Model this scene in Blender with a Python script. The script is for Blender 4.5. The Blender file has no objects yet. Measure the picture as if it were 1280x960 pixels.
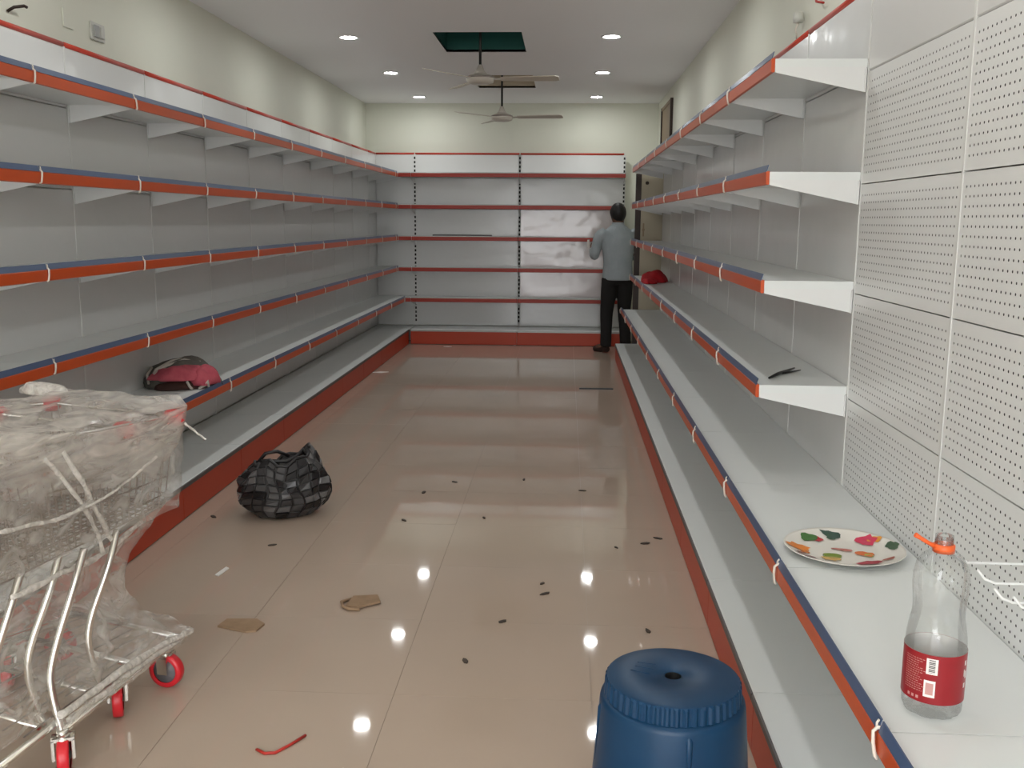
import bpy, bmesh, math, random
from mathutils import Vector, Matrix
random.seed(7)
S = bpy.context.scene
COL = S.collection
PI = math.pi

# ------------------------------------------------------------------ camera
CAM_H, PITCH, YAW, ROLL, FPX = 1.5258, .1662, .0539, .0069, 1221.9
F = Vector((-math.sin(YAW)*math.cos(PITCH), math.cos(YAW)*math.cos(PITCH), -math.sin(PITCH)))
Rt = Vector((math.cos(YAW), math.sin(YAW), 0)); U = Rt.cross(F)
R2 = Rt*math.cos(ROLL) + U*math.sin(ROLL); U2 = -Rt*math.sin(ROLL) + U*math.cos(ROLL)
cam = bpy.data.cameras.new('camera'); cam_o = bpy.data.objects.new('camera', cam); COL.objects.link(cam_o)
M3 = Matrix((R2, U2, -F)).transposed()
cam_o.matrix_world = Matrix.Translation((0, 0, CAM_H)) @ M3.to_4x4()
cam.sensor_width = 36; cam.lens = FPX/1280*36; cam.clip_start = .05
S.camera = cam_o

# ------------------------------------------------------------------ world, exposure
W = bpy.data.worlds.new('world'); S.world = W; W.use_nodes = True
bg = W.node_tree.nodes['Background']
bg.inputs[0].default_value = (.97, .985, 1.0, 1); bg.inputs[1].default_value = 2.9
S.view_settings.view_transform = 'Standard'; S.view_settings.look = 'None'
S.view_settings.gamma = 1; S.view_settings.use_curve_mapping = False
S.view_settings.exposure = 1.36
LAMP_W = 55.0      # emission of the downlight lenses
LAMP_C = (.98, .995, .985)

# ------------------------------------------------------------------ materials
def mat(name, col, rough=.5, metal=0, spec=.5, coat=0, coat_r=.1, noise=None, bump=None, emit=None, trans=0, ior=1.45):
    m = bpy.data.materials.new(name); m.use_nodes = True
    nt = m.node_tree; b = nt.nodes['Principled BSDF']
    b.inputs['Base Color'].default_value = (*col, 1); b.inputs['Roughness'].default_value = rough
    b.inputs['Metallic'].default_value = metal; b.inputs['Specular IOR Level'].default_value = spec
    b.inputs['Coat Weight'].default_value = coat; b.inputs['Coat Roughness'].default_value = coat_r
    b.inputs['Transmission Weight'].default_value = trans; b.inputs['IOR'].default_value = ior
    if noise or bump:
        tc = nt.nodes.new('ShaderNodeTexCoord'); geo = nt.nodes.new('ShaderNodeNewGeometry')
    if noise:   # (scale, amount, colour2)
        sc, col2 = noise[0], noise[1]
        n = nt.nodes.new('ShaderNodeTexNoise'); n.inputs['Scale'].default_value = sc; n.inputs['Detail'].default_value = 4
        nt.links.new(geo.outputs['Position'], n.inputs['Vector'])
        r = nt.nodes.new('ShaderNodeValToRGB'); r.color_ramp.elements[0].color = (*col, 1); r.color_ramp.elements[1].color = (*col2, 1)
        r.color_ramp.elements[0].position = .35; r.color_ramp.elements[1].position = .7
        nt.links.new(n.outputs['Fac'], r.inputs[0]); nt.links.new(r.outputs[0], b.inputs['Base Color'])
    if bump:    # (scale xyz, strength, distance)
        mp = nt.nodes.new('ShaderNodeMapping'); mp.inputs['Scale'].default_value = bump[0]
        nt.links.new(geo.outputs['Position'], mp.inputs['Vector'])
        n = nt.nodes.new('ShaderNodeTexNoise'); n.inputs['Scale'].default_value = 1; n.inputs['Detail'].default_value = bump[3] if len(bump) > 3 else 2
        nt.links.new(mp.outputs[0], n.inputs['Vector'])
        bp = nt.nodes.new('ShaderNodeBump'); bp.inputs['Strength'].default_value = bump[1]; bp.inputs['Distance'].default_value = bump[2]
        nt.links.new(n.outputs['Fac'], bp.inputs['Height']); nt.links.new(bp.outputs[0], b.inputs['Normal'])
        if coat: nt.links.new(bp.outputs[0], b.inputs['Coat Normal'])
    if emit:
        b.inputs['Emission Color'].default_value = (*emit[0], 1); b.inputs['Emission Strength'].default_value = emit[1]
    return m
def film_mat(name, tint, lo, hi, scale):
    """clear stretch film: transparent sheet with milky, wrinkled streaks and a sharp gloss"""
    m = bpy.data.materials.new(name); m.use_nodes = True; nt = m.node_tree; nt.nodes.clear()
    out = nt.nodes.new('ShaderNodeOutputMaterial'); geo = nt.nodes.new('ShaderNodeNewGeometry')
    mp = nt.nodes.new('ShaderNodeMapping'); mp.inputs['Scale'].default_value = scale; mp.inputs['Rotation'].default_value = (.3, .5, .2)
    nt.links.new(geo.outputs['Position'], mp.inputs['Vector'])
    n = nt.nodes.new('ShaderNodeTexNoise'); n.inputs['Scale'].default_value = 1; n.inputs['Detail'].default_value = 6; n.inputs['Distortion'].default_value = 1.2
    nt.links.new(mp.outputs[0], n.inputs['Vector'])
    mr = nt.nodes.new('ShaderNodeMapRange'); mr.inputs[1].default_value = .35; mr.inputs[2].default_value = .68; mr.inputs[3].default_value = lo; mr.inputs[4].default_value = hi
    nt.links.new(n.outputs['Fac'], mr.inputs[0])
    bp = nt.nodes.new('ShaderNodeBump'); bp.inputs['Strength'].default_value = .6; bp.inputs['Distance'].default_value = .02
    nt.links.new(n.outputs['Fac'], bp.inputs['Height'])
    tr = nt.nodes.new('ShaderNodeBsdfTransparent')
    df = nt.nodes.new('ShaderNodeBsdfDiffuse'); df.inputs[0].default_value = (*tint, 1)
    tl = nt.nodes.new('ShaderNodeBsdfTranslucent'); tl.inputs[0].default_value = (*tint, 1)
    gl = nt.nodes.new('ShaderNodeBsdfGlossy'); gl.inputs[0].default_value = (1, 1, 1, 1); gl.inputs[1].default_value = .12
    for k in (df, tl, gl): nt.links.new(bp.outputs[0], k.inputs['Normal'])
    a = nt.nodes.new('ShaderNodeMixShader'); a.inputs[0].default_value = .4
    nt.links.new(df.outputs[0], a.inputs[1]); nt.links.new(tl.outputs[0], a.inputs[2])
    c = nt.nodes.new('ShaderNodeMixShader'); nt.links.new(mr.outputs[0], c.inputs[0])
    nt.links.new(tr.outputs[0], c.inputs[1]); nt.links.new(a.outputs[0], c.inputs[2])
    d = nt.nodes.new('ShaderNodeMixShader'); d.inputs[0].default_value = .09
    nt.links.new(c.outputs[0], d.inputs[1]); nt.links.new(gl.outputs[0], d.inputs[2])
    nt.links.new(d.outputs[0], out.inputs[0])
    return m
def clear_mat(name, tint, fac=.07, rough=.07):
    m = bpy.data.materials.new(name); m.use_nodes = True; nt = m.node_tree; nt.nodes.clear()
    out = nt.nodes.new('ShaderNodeOutputMaterial')
    tr = nt.nodes.new('ShaderNodeBsdfTransparent'); tr.inputs[0].default_value = (*tint, 1)
    gl = nt.nodes.new('ShaderNodeBsdfGlossy'); gl.inputs[1].default_value = rough
    fr = nt.nodes.new('ShaderNodeLayerWeight'); fr.inputs[0].default_value = .25
    geo = nt.nodes.new('ShaderNodeNewGeometry')
    n = nt.nodes.new('ShaderNodeTexNoise'); n.inputs['Scale'].default_value = 40; nt.links.new(geo.outputs['Position'], n.inputs['Vector'])
    bp = nt.nodes.new('ShaderNodeBump'); bp.inputs['Strength'].default_value = .3; bp.inputs['Distance'].default_value = .006
    nt.links.new(n.outputs['Fac'], bp.inputs['Height']); nt.links.new(bp.outputs[0], gl.inputs['Normal'])
    ad = nt.nodes.new('ShaderNodeMath'); ad.operation = 'ADD'; ad.inputs[1].default_value = fac; ad.use_clamp = True
    pw = nt.nodes.new('ShaderNodeMath'); pw.operation = 'MULTIPLY'; pw.inputs[1].default_value = .45
    nt.links.new(fr.outputs[0], pw.inputs[0]); nt.links.new(pw.outputs[0], ad.inputs[0])
    mx = nt.nodes.new('ShaderNodeMixShader'); nt.links.new(ad.outputs[0], mx.inputs[0]); nt.links.new(tr.outputs[0], mx.inputs[1]); nt.links.new(gl.outputs[0], mx.inputs[2])
    nt.links.new(mx.outputs[0], out.inputs[0])
    return m
WHITE = (.74, .74, .73)
M = dict(
    wall=mat('wall_paint', (.80, .805, .70), .6, noise=(1.3, (.77, .785, .675))),
    ceiling=mat('ceiling_paint', (.90, .90, .91), .7),
    tile=mat('vitrified_tile', (.50, .395, .315), .04, spec=.55, noise=(1.1, (.465, .37, .297)), bump=((2.2, 2.2, 2.2), .06, .01)),
    grout=mat('grout', (.38, .30, .24), .5),
    panel=mat('white_panel', WHITE, .32, bump=((5, 5, 3), .10, .02)),
    film_panel=mat('film_covered_panel', (.70, .70, .69), .34, coat=.5, coat_r=.14, bump=((3.5, 3.5, 4.5), .20, .03)),
    shiny_panel=mat('shiny_film_panel', (.70, .62, .61), .30, coat=1, coat_r=.14, bump=((2.6, 2.6, 3.0), .32, .05)),  # pink reflections on the film are mixed into its base colour
    peg=mat('pegboard_paint', (.74, .745, .735), .33),
    backing=mat('dark_backing', (.10, .10, .10), .9),  # dark colour standing in for the shade inside the hollow pegboards
    white=mat('white_powder_coat', (.77, .775, .77), .33),
    shelf=mat('shelf_paint', (.76, .785, .775), .3, bump=((6, 6, 6), .04, .01)),
    orange=mat('orange_price_strip', (.55, .075, .012), .33),
    redstrip=mat('red_price_strip', (.36, .030, .016), .4),
    blue=mat('blue_insert_strip', (.065, .10, .19), .3),
    greystrip=mat('clear_insert_strip', (.42, .43, .42), .25),
    plinth=mat('red_plinth_paint', (.47, .048, .014), .42, bump=((7, 7, 7), .05, .01)),
    rail=mat('red_top_rail', (.50, .05, .028), .38),
    lip=mat('dark_lip', (.10, .09, .09), .5),
    slot=mat('slot_dark', (.015, .015, .015), .8),
    tie=mat('cable_tie_nylon', (.74, .68, .60), .5),
    upright=mat('upright_paint', (.70, .70, .68), .35),
    chrome=mat('chrome_tube', (.72, .70, .66), .22, metal=1),
    wire=mat('zinc_wire', (.34, .30, .27), .4, metal=1),
    red_pl=mat('red_plastic', (.62, .02, .03), .35),
    grey_pl=mat('grey_plastic', (.16, .15, .16), .45),
    black=mat('black_plastic', (.012, .012, .012), .35),
    film=film_mat('stretch_film', (.80, .77, .72), .05, .52, (9, 9, 13)),
    film_top=film_mat('stretch_film_thick', (.84, .80, .75), .24, .78, (8, 8, 30)),
    strand=film_mat('stretch_film_rope', (.88, .85, .80), .45, .95, (30, 30, 30)),
    stool=mat('blue_plastic', (.0045, .036, .090), .36, spec=.35, noise=(9, (.006, .041, .10))),
    bottle=clear_mat('clear_bottle_plastic', (.985, .99, .99)),
    label=mat('red_label', (.29, .012, .018), .35),
    label_back=mat('label_reverse', (.70, .68, .66), .5),
    print_w=mat('white_print', (.82, .78, .75), .5),
    print_p=mat('pale_red_print', (.55, .30, .28), .5),
    print_k=mat('black_print', (.03, .03, .03), .5),
    cap=mat('orange_cap', (.80, .13, .03), .35),
    plate=mat('paper_plate', (.76, .73, .67), .35),
    card=mat('brown_cardboard', (.33, .215, .13), .85, noise=(25, (.28, .185, .11))),
    paper=mat('white_paper', (.8, .78, .74), .7),
    debris=mat('dark_scrap', (.06, .045, .035), .8),
    redwire=mat('red_wire', (.45, .03, .02), .4),
    bag=mat('black_strap_plastic', (.018, .017, .018), .34),
    bagsq=[mat('strap_square_a', (.016, .015, .016), .24), mat('strap_square_b', (.05, .048, .049), .28), mat('strap_square_c', (.15, .147, .15), .3)],
    pink=mat('pink_cloth', (.52, .10, .13), .85, noise=(18, (.40, .06, .09))),
    pack=mat('grey_backpack_cloth', (.13, .12, .105), .85, noise=(22, (.08, .075, .065))),
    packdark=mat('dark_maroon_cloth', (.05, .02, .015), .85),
    strap=mat('pale_strap', (.50, .45, .40), .7),
    redcloth=mat('red_cloth', (.42, .008, .015), .85),
    green=mat('green_paint', (.008, .10, .085), .6),
    brown=mat('brown_board', (.33, .25, .16), .6),
    recess=mat('brown_recess', (.60, .52, .40), .7),
    darkbrown=mat('dark_brown_wood', (.035, .020, .014), .5),
    door=mat('cream_door_paint', (.52, .46, .34), .5),
    fan=mat('cream_fan_enamel', (.62, .57, .50), .3),
    fanblade=mat('fan_blade_enamel', (.60, .55, .46), .35),
    rod=mat('black_rod', (.012, .012, .012), .4),
    lens=mat('lamp_lens', (.9, .9, .9), .4, emit=(LAMP_C, LAMP_W)),
    skin=mat('skin', (.13, .065, .04), .5),
    hair=mat('black_hair', (.008, .007, .007), .5),
    shirt=mat('pale_blue_shirt', (.36, .40, .42), .85, noise=(9, (.31, .355, .375)), bump=((14, 14, 10), .5, .03)),
    trousers=mat('black_trousers', (.011, .010, .010), .85),
    shoe=mat('dark_brown_shoe', (.035, .018, .014), .4),
    pavement=mat('street_concrete', (.30, .29, .27), .9),
    plastic_w=mat('white_switch_plastic', (.62, .62, .57), .4),
)

# ------------------------------------------------------------------ mesh helpers
class MB:
    def __init__(s): s.v = []; s.f = []; s.smooth = []
    def add(s, vs, fs, smooth=False):
        o = len(s.v); s.v += [tuple(p) for p in vs]; s.f += [tuple(i+o for i in f) for f in fs]; s.smooth += [smooth]*len(fs); return s
    def box(s, x0, x1, y0, y1, z0, z1):
        return s.add([(x0,y0,z0),(x1,y0,z0),(x1,y1,z0),(x0,y1,z0),(x0,y0,z1),(x1,y0,z1),(x1,y1,z1),(x0,y1,z1)],
                     [(0,3,2,1),(4,5,6,7),(0,1,5,4),(1,2,6,5),(2,3,7,6),(3,0,4,7)])
    def prism(s, prof, a, b, axis='x'):
        """extrude a closed 2-D profile from a to b along an axis; profile given in the two other axes in order"""
        n = len(prof)
        def P(t, p): return {'x': (t, p[0], p[1]), 'y': (p[0], t, p[1]), 'z': (p[0], p[1], t)}[axis]
        return s.add([P(a, p) for p in prof] + [P(b, p) for p in prof],
                     [tuple(range(n))[::-1], tuple(range(n, 2*n))] + [(i, (i+1) % n, n+(i+1) % n, n+i) for i in range(n)])
    def tube(s, pts, r, n=8, cap=True):
        pts = [Vector(p) for p in pts]; rr = r if isinstance(r, (list, tuple)) else [r]*len(pts)
        vs = []; up = None
        for i, p in enumerate(pts):
            d = (pts[min(i+1, len(pts)-1)] - pts[max(i-1, 0)])
            d = d.normalized() if d.length > 1e-9 else Vector((0, 0, 1))
            if up is None: up = Vector((0, 0, 1)) if abs(d.z) < .9 else Vector((1, 0, 0))
            a = d.cross(up)
            if a.length < 1e-6: a = d.cross(Vector((.3, .9, .1)))
            a.normalize(); b = a.cross(d).normalized(); up = b
            for k in range(n):
                t = 2*PI*k/n; vs.append(p + a*(rr[i]*math.cos(t)) + b*(rr[i]*math.sin(t)))
        fs = [(i*n+k, i*n+(k+1) % n, (i+1)*n+(k+1) % n, (i+1)*n+k) for i in range(len(pts)-1) for k in range(n)]
        s.add(vs, fs, True)
        if cap:
            o = len(s.v) - len(vs)
            s.f += [tuple(o+k for k in range(n))[::-1], tuple(o+(len(pts)-1)*n+k for k in range(n))]; s.smooth += [False, False]
        return s
    def lathe(s, prof, n=32, c=(0, 0, 0), flute=None, smooth=True):
        """prof: list of (r, z); r == 0 closes"""
        vs = []; fs = []; rings = []
        for j, (r, z) in enumerate(prof):
            if r <= 1e-9: rings.append([len(vs)]); vs.append((c[0], c[1], c[2]+z)); continue
            ring = []
            for k in range(n):
                t = 2*PI*k/n; q = r + (flute(j, k) if flute else 0)
                ring.append(len(vs)); vs.append((c[0]+q*math.cos(t), c[1]+q*math.sin(t), c[2]+z))
            rings.append(ring)
        for a, b in zip(rings, rings[1:]):
            for k in range(n):
                if len(a) == 1 and len(b) == 1: continue
                if len(a) == 1: fs.append((a[0], b[(k+1) % n], b[k]))
                elif len(b) == 1: fs.append((a[k], a[(k+1) % n], b[0]))
                else: fs.append((a[k], a[(k+1) % n], b[(k+1) % n], b[k]))
        return s.add(vs, fs, smooth)
    def ring_loft(s, rings, cap=True, smooth=True):
        n = len(rings[0]); vs = [p for r in rings for p in r]
        fs = [(i*n+k, i*n+(k+1) % n, (i+1)*n+(k+1) % n, (i+1)*n+k) for i in range(len(rings)-1) for k in range(n)]
        if cap: fs += [tuple(range(n))[::-1], tuple((len(rings)-1)*n+k for k in range(n))]
        return s.add(vs, fs, smooth)
    def mesh(s, name, m):
        me = bpy.data.meshes.new(name); me.from_pydata(s.v, [], s.f); me.materials.append(m)
        me.polygons.foreach_set('use_smooth', s.smooth); me.update(); return me
def obj(name, me, parent=None, loc=(0, 0, 0), rotz=0):
    o = bpy.data.objects.new(name, me); COL.objects.link(o); o.location = loc; o.rotation_euler = (0, 0, rotz)
    if parent: o.parent = parent
    return o
def part(name, mb, m, parent=None, loc=(0, 0, 0), rotz=0): return obj(name, mb.mesh(name, m), parent, loc, rotz)
def tag(o, label, cat, group=None):
    o['label'] = label; o['category'] = cat
    if group: o['group'] = group
    return o
def thing(name, label, cat, loc=(0, 0, 0), rotz=0, group=None):
    return tag(obj(name, None, None, loc, rotz), label, cat, group)
def struct(o): o['kind'] = 'structure'; return o
def stuff(o): o['kind'] = 'stuff'; return o
ORD = ['first', 'second', 'third', 'fourth', 'fifth', 'sixth', 'seventh', 'eighth', 'ninth', 'tenth', 'eleventh', 'twelfth', 'thirteenth']
def bevel(o, w, seg=2):
    b = o.modifiers.new('bevel', 'BEVEL'); b.width = w; b.segments = seg; b.limit_method = 'ANGLE'; return o

# ------------------------------------------------------------------ room shell
XL, XR, YF, YB, ZC = -2.54, 1.113, -1.7, 12.54, 2.956
fl = struct(part('floor', MB().box(XL-.1, XR+.1, YF-.1, YB+.1, -.12, -.004), M['grout']))
TX, TY = .6425, .602
xs = [.105 + TX*k for k in range(-5, 3)]; ys = [2.945 + TY*k for k in range(-8, 18)]
tile_cache = {}
for i in range(len(xs)-1):
    for j in range(len(ys)-1):
        a, b = max(xs[i], XL), min(xs[i+1], XR); c, d = max(ys[j], YF), min(ys[j+1], YB)
        if b-a < .03 or d-c < .03: continue
        key = (round(b-a, 3), round(d-c, 3))
        if key not in tile_cache:
            w, h = key; g = .0005
            tile_cache[key] = MB().box(-w/2+g, w/2-g, -h/2+g, h/2-g, -.012, 0).mesh('floor_tile', M['tile'])
        t = obj('floor_tile', tile_cache[key], fl, ((a+b)/2, (c+d)/2, 0))
        t.rotation_euler = (random.uniform(-1, 1)*.0006, random.uniform(-1, 1)*.0006, 0)
struct(part('wall_left', MB().box(XL-.1, XL, YF-.1, YB+.1, -.1, ZC+.35), M['wall']))
struct(part('wall_right', MB().box(XR, XR+.1, YF-.1, YB+.1, -.1, ZC+.35), M['wall']))
struct(part('wall_back', MB().box(XL, XR, YB, YB+.1, -.1, ZC+.35), M['wall']))
wf = MB().box(XL, -2.1, YF-.1, YF, -.1, ZC+.35).box(.75, XR, YF-.1, YF, -.1, ZC+.35).box(-2.1, .75, YF-.1, YF, 2.45, ZC+.35)
struct(part('wall_front', wf, M['wall']))
struct(part('pavement', MB().box(-14, 14, -16, YF-.1, -.14, -.02), M['pavement']))
# ceiling with two square openings that the fans hang from
HOLES = [(-1.06, -.37, 7.87, 8.78), (-.98, -.36, 10.15, 11.10)]
cb = MB(); yc = [YF-.1, 7.87, 8.78, 10.15, 11.10, YB+.1]
for j in range(5):
    hole = [h for h in HOLES if abs(h[2]-yc[j]) < 1e-6]
    if hole:
        h = hole[0]; cb.box(XL-.1, h[0], yc[j], yc[j+1], ZC, ZC+.02); cb.box(h[1], XR+.1, yc[j], yc[j+1], ZC, ZC+.02)
    else: cb.box(XL-.1, XR+.1, yc[j], yc[j+1], ZC, ZC+.02)
ceil = struct(part('ceiling', cb, M['ceiling']))
for (a, b, c, d), mm in zip(HOLES, ('green', 'recess')):
    r = MB(); z0, z1, t = ZC+.0005, ZC+.30, .012
    r.box(a, b, d, d+t, z0, z1).box(a, b, c-t, c, z0, z1).box(a-t, a, c-t, d+t, z0, z1).box(b, b+t, c-t, d+t, z0, z1).box(a-t, b+t, c-t, d+t, z1, z1+t)
    part('ceiling_recess', r, M[mm], ceil)
struct(part('roof_slab', MB().box(XL-.1, XR+.1, YF-.1, YB+.1, ZC+.35, ZC+.45), M['ceiling']))

# high brown board window in the right wall, near the back
wd = struct(obj('window_1', None, None, (XR, 11.36, 2.60)))
part('window_board', MB().box(-.015, -.001, -.50, .48, -.185, .185), M['brown'], wd)
fr = MB().box(-.03, 0, -.54, -.50, -.22, .22).box(-.03, 0, .48, .52, -.22, .22)
part('window_frame', fr, M['darkbrown'], wd)
part('window_frame', MB().box(-.025, 0, -.50, .48, .185, .22).box(-.025, 0, -.50, .48, -.22, -.185), M['brown'], wd)
# narrow door leaf standing open at the far end of the right-hand shelving
dr = struct(obj('door_1', None, None, (.745, 10.86, 0)))
part('door_leaf', MB().box(.06, .36, 0, .035, .01, 2.03), M['door'], dr)
part('door_edge', MB().box(0, .06, -.006, .04, .01, 2.03), M['darkbrown'], dr)
part('door_knob', MB().lathe([(0, .03), (.016, .028), (.02, .015), (.012, .004), (.012, 0)], 14), M['darkbrown'], dr, (.12, 0, 1.93)).rotation_euler = (PI/2, 0, 0)
part('door_bolt', MB().box(.085, .10, -.014, 0, 1.36, 1.50).box(.08, .105, -.02, 0, 1.42, 1.44), M['brown'], dr)
part('door_knob', MB().lathe([(0, .03), (.014, .028), (.018, .015), (.010, .004), (.010, 0)], 14), M['brown'], dr, (.10, 0, 1.27)).rotation_euler = (PI/2, 0, 0)

# ------------------------------------------------------------------ shelving
LEV = [2.083, 1.700, 1.317, .937, .567]       # shelf tops
DEP = [.318, .318, .318, .318, .410]
BASE_Z, BASE_D = .188, .472
SEAMS = [.19, .512, .894, 1.275, 1.658, 2.04, 2.325]
ZTOP = 2.325
cache = {}
def shared(key, f, name, m):
    if key not in cache: cache[key] = f().mesh(name, m)
    return cache[key]
def peg_panel(w, h):
    p = .0254; nx = int((w-.03)/p); nz = int((h-.03)/p); mx = (w-nx*p)/2; mz = (h-nz*p)/2
    b = MB(); r = .0036
    for i in range(nx):
        for j in range(nz):
            cx, cz = mx+(i+.5)*p, mz+(j+.5)*p; q = p/2
            ou = [(q,0),(q,q),(0,q),(-q,q),(-q,0),(-q,-q),(0,-q),(q,-q)]
            vs = [(cx+a, 0, cz+c) for a, c in ou] + [(cx+r*math.cos(k*PI/4), 0, cz+r*math.sin(k*PI/4)) for k in range(8)]
            b.add(vs, [(k, k+8, (k+1) % 8+8, (k+1) % 8) for k in range(8)])
    def rect(x0, x1, z0, z1): b.add([(x0,0,z0),(x0,0,z1),(x1,0,z1),(x1,0,z0)], [(0,1,2,3)])
    rect(0, mx, 0, h); rect(w-mx, w, 0, h); rect(mx, w-mx, 0, mz); rect(mx, w-mx, h-mz, h)
    b.add([(0,0,0),(w,0,0),(w,0,h),(0,0,h),(0,-.014,0),(w,-.014,0),(w,-.014,h),(0,-.014,h)], [(0,1,5,4),(1,2,6,5),(2,3,7,6),(3,0,4,7)])
    return b
def flat_panel(w, h):
    e = .004
    return MB().add([(0,-.018,0),(w,-.018,0),(w,-.018,h),(0,-.018,h),(0,-e,0),(w,-e,0),(w,-e,h),(0,-e,h),(e,0,e),(w-e,0,e),(w-e,0,h-e),(e,0,h-e)],
        [(0,1,5,4),(1,2,6,5),(2,3,7,6),(3,0,4,7),(4,5,9,8),(5,6,10,9),(6,7,11,10),(7,4,8,11),(8,9,10,11),(0,3,2,1)])
def bracket_mesh(d, t=.0035):
    return MB().prism([(.006, -.026), (d-.001, -.026), (d-.001, -.046), (.006, -.112)], 0, t, 'x').prism([(.006, -.112), (.010, -.112), (.010, -.032), (.006, -.032)], -.008, t+.008, 'x')
def tie_mesh():
    b = MB()
    b.tube([(0, -.01, .004), (.002, .012, .008), (.003, .020, .0), (.001, .0205, -.02), (-.003, .0175, -.044), (.0, .012, -.050)], .0038, 6)
    b.tube([(.002, .014, .006), (.004, .013, .016), (.002, .010, .022)], .0025, 5)
    return b
def make_bay(label, group, loc, rotz, w, style, levels=(0, 1, 2, 3, 4), base=True, trim=None, panels='film_panel', ties=True, deck_trim=None, upright_at_end=False, skip=()):
    """local x along the run, local y out of the back panel into the aisle"""
    bay = thing('shelving_bay', label, 'shelf unit', loc, rotz, group)
    g = .003
    for k in range(6):
        z0, z1 = SEAMS[k], SEAMS[k+1]; h = round(z1-z0-.004, 4)
        pm = panels if isinstance(panels, str) else panels[k]
        f = peg_panel if pm == 'peg' else flat_panel
        me = shared((pm, round(w, 3), h), lambda: f(w-2*g, h), 'back_panel', M[pm])
        pn = obj('back_panel', me, bay, (g, 0, z0+.002))
        if pm == 'peg': obj('panel_backing', shared(('backing', h), lambda: MB().box(.004, w-2*g-.004, -.0135, -.011, .003, h-.003), 'panel_backing', M['backing']), pn)  # added dark sheet, paints the shade seen through the peg holes
    # uprights
    slotted = style == 'back'
    uw = .016 if slotted else .006
    up = shared(('up', uw), lambda: MB().box(-uw, uw, -.05, .0035 if slotted else .0025, 0, ZTOP), 'upright', M['upright'])
    ends = [0, w] if upright_at_end else [0]
    for x in ends:
        u = obj('upright', up, bay, (x, 0, 0))
        if slotted:
            def sl():
                b = MB()
                for i in range(40):
                    z = .24+i*.052
                    for xx in (-.006,): b.box(xx-.004, xx+.016, .003, .0042, z, z+.030)
                return b
            stuff(obj('slot_row', shared('slots', sl, 'slot_row', M['slot']), u))
    rail = shared(('rail', round(w, 3), style), lambda: MB().tube([(.006, -.006, ZTOP+.010), (w-.006, -.006, ZTOP+.010)], .0125, 10), 'top_rail', M['rail'])
    obj('top_rail', rail, bay)
    for li in levels:
        zt, d = LEV[li], DEP[li]; x0, x1 = (deck_trim or {}).get(li, (0, w))
        e = .0015
        sh = obj('shelf', shared(('shelf', round(x1-x0, 3), d), lambda: MB().prism([(.003, -.028), (d-.004, -.028), (d, -.024), (d, -.002), (d-.002, 0), (.003, 0)], e, x1-x0-e, 'x'), 'shelf', M['shelf']), bay, (x0, 0, zt))
        s0, s1 = (trim or {}).get(li, (x0, x1)); L = round(s1-s0, 3); o = (s0-x0, d, 0)
        cm = 'redstrip' if style == 'back' else 'orange'
        me = shared(('strip', L, cm), lambda: MB().prism([(0, -.044), (.006, -.046), (.012, -.043), (.013, -.002), (.009, .002), (0, .002)], .002, L-.002, 'x'), 'price_strip', M[cm])
        obj('price_strip', me, sh, o)
        bm_ = 'greystrip' if style == 'back' else 'blue'
        bh = .012 if style == 'back' else .024
        me = shared(('insert', L, bm_), lambda: MB().prism([(.0095, .001), (.0125, .001), (.006, bh), (.003, bh)], .004, L-.004, 'x'), 'insert_strip', M[bm_])
        obj('insert_strip', me, sh, o)
        bk = shared(('bracket', d), lambda: bracket_mesh(d), 'bracket', M['white'])
        if x0 < .01: obj('bracket', bk, sh, (.0016, 0, .0))
        if x1 > w-.01: obj('bracket', bk, sh, (x1-x0-.0051, 0, .0))
        if ties and s1 > w-.01 and style != 'back':
            t = obj('cable_tie', shared('tie', tie_mesh, 'cable_tie', M['tie']), sh, (x1-x0, d, 0))
            t.rotation_euler = (0, random.uniform(-.25, .25), 0); t.scale = (1, 1, random.uniform(.85, 1.15))
    if base:
        x0, x1 = (deck_trim or {}).get('base', (0, w)); L = round(x1-x0, 3)
        bd = obj('base_deck', shared(('deck', L), lambda: MB().prism([(.003, -.022), (BASE_D-.004, -.022), (BASE_D, -.018), (BASE_D, -.003), (BASE_D-.003, 0), (.003, 0)], .0015, L-.0015, 'x'), 'base_deck', M['shelf']), bay, (x0, 0, BASE_Z))
        s0, s1 = (trim or {}).get('base', (x0, x1)); L2 = round(s1-s0, 3)
        pl = obj('plinth', shared(('plinth', L2), lambda: MB().prism([(BASE_D-.018, .006), (BASE_D-.002, .006), (BASE_D-.002, BASE_Z-.026), (BASE_D-.018, BASE_Z-.026)], .002, L2-.002, 'x'), 'plinth', M['plinth']), bay, (s0, 0, 0))
        obj('plinth_lip', shared(('lip', L2, style), lambda: MB().prism([(BASE_D, BASE_Z-.026), (BASE_D+.006, BASE_Z-.026), (BASE_D+.006, BASE_Z-.006), (BASE_D, BASE_Z-.004)], .003, L2-.003, 'x'), 'plinth_lip', M['greystrip' if style == 'back' else 'lip']), pl)
        obj('base_foot', shared('foot', lambda: MB().box(.012, .04, .02, BASE_D-.02, 0, BASE_Z-.023), 'base_foot', M['white']), bay, (0, 0, 0))
    return bay

S_BAY, Y0L, Y0R, PXL, PXR, PYB = .9, 3.823, 3.567, -2.400, 1.031, 12.42
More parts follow.
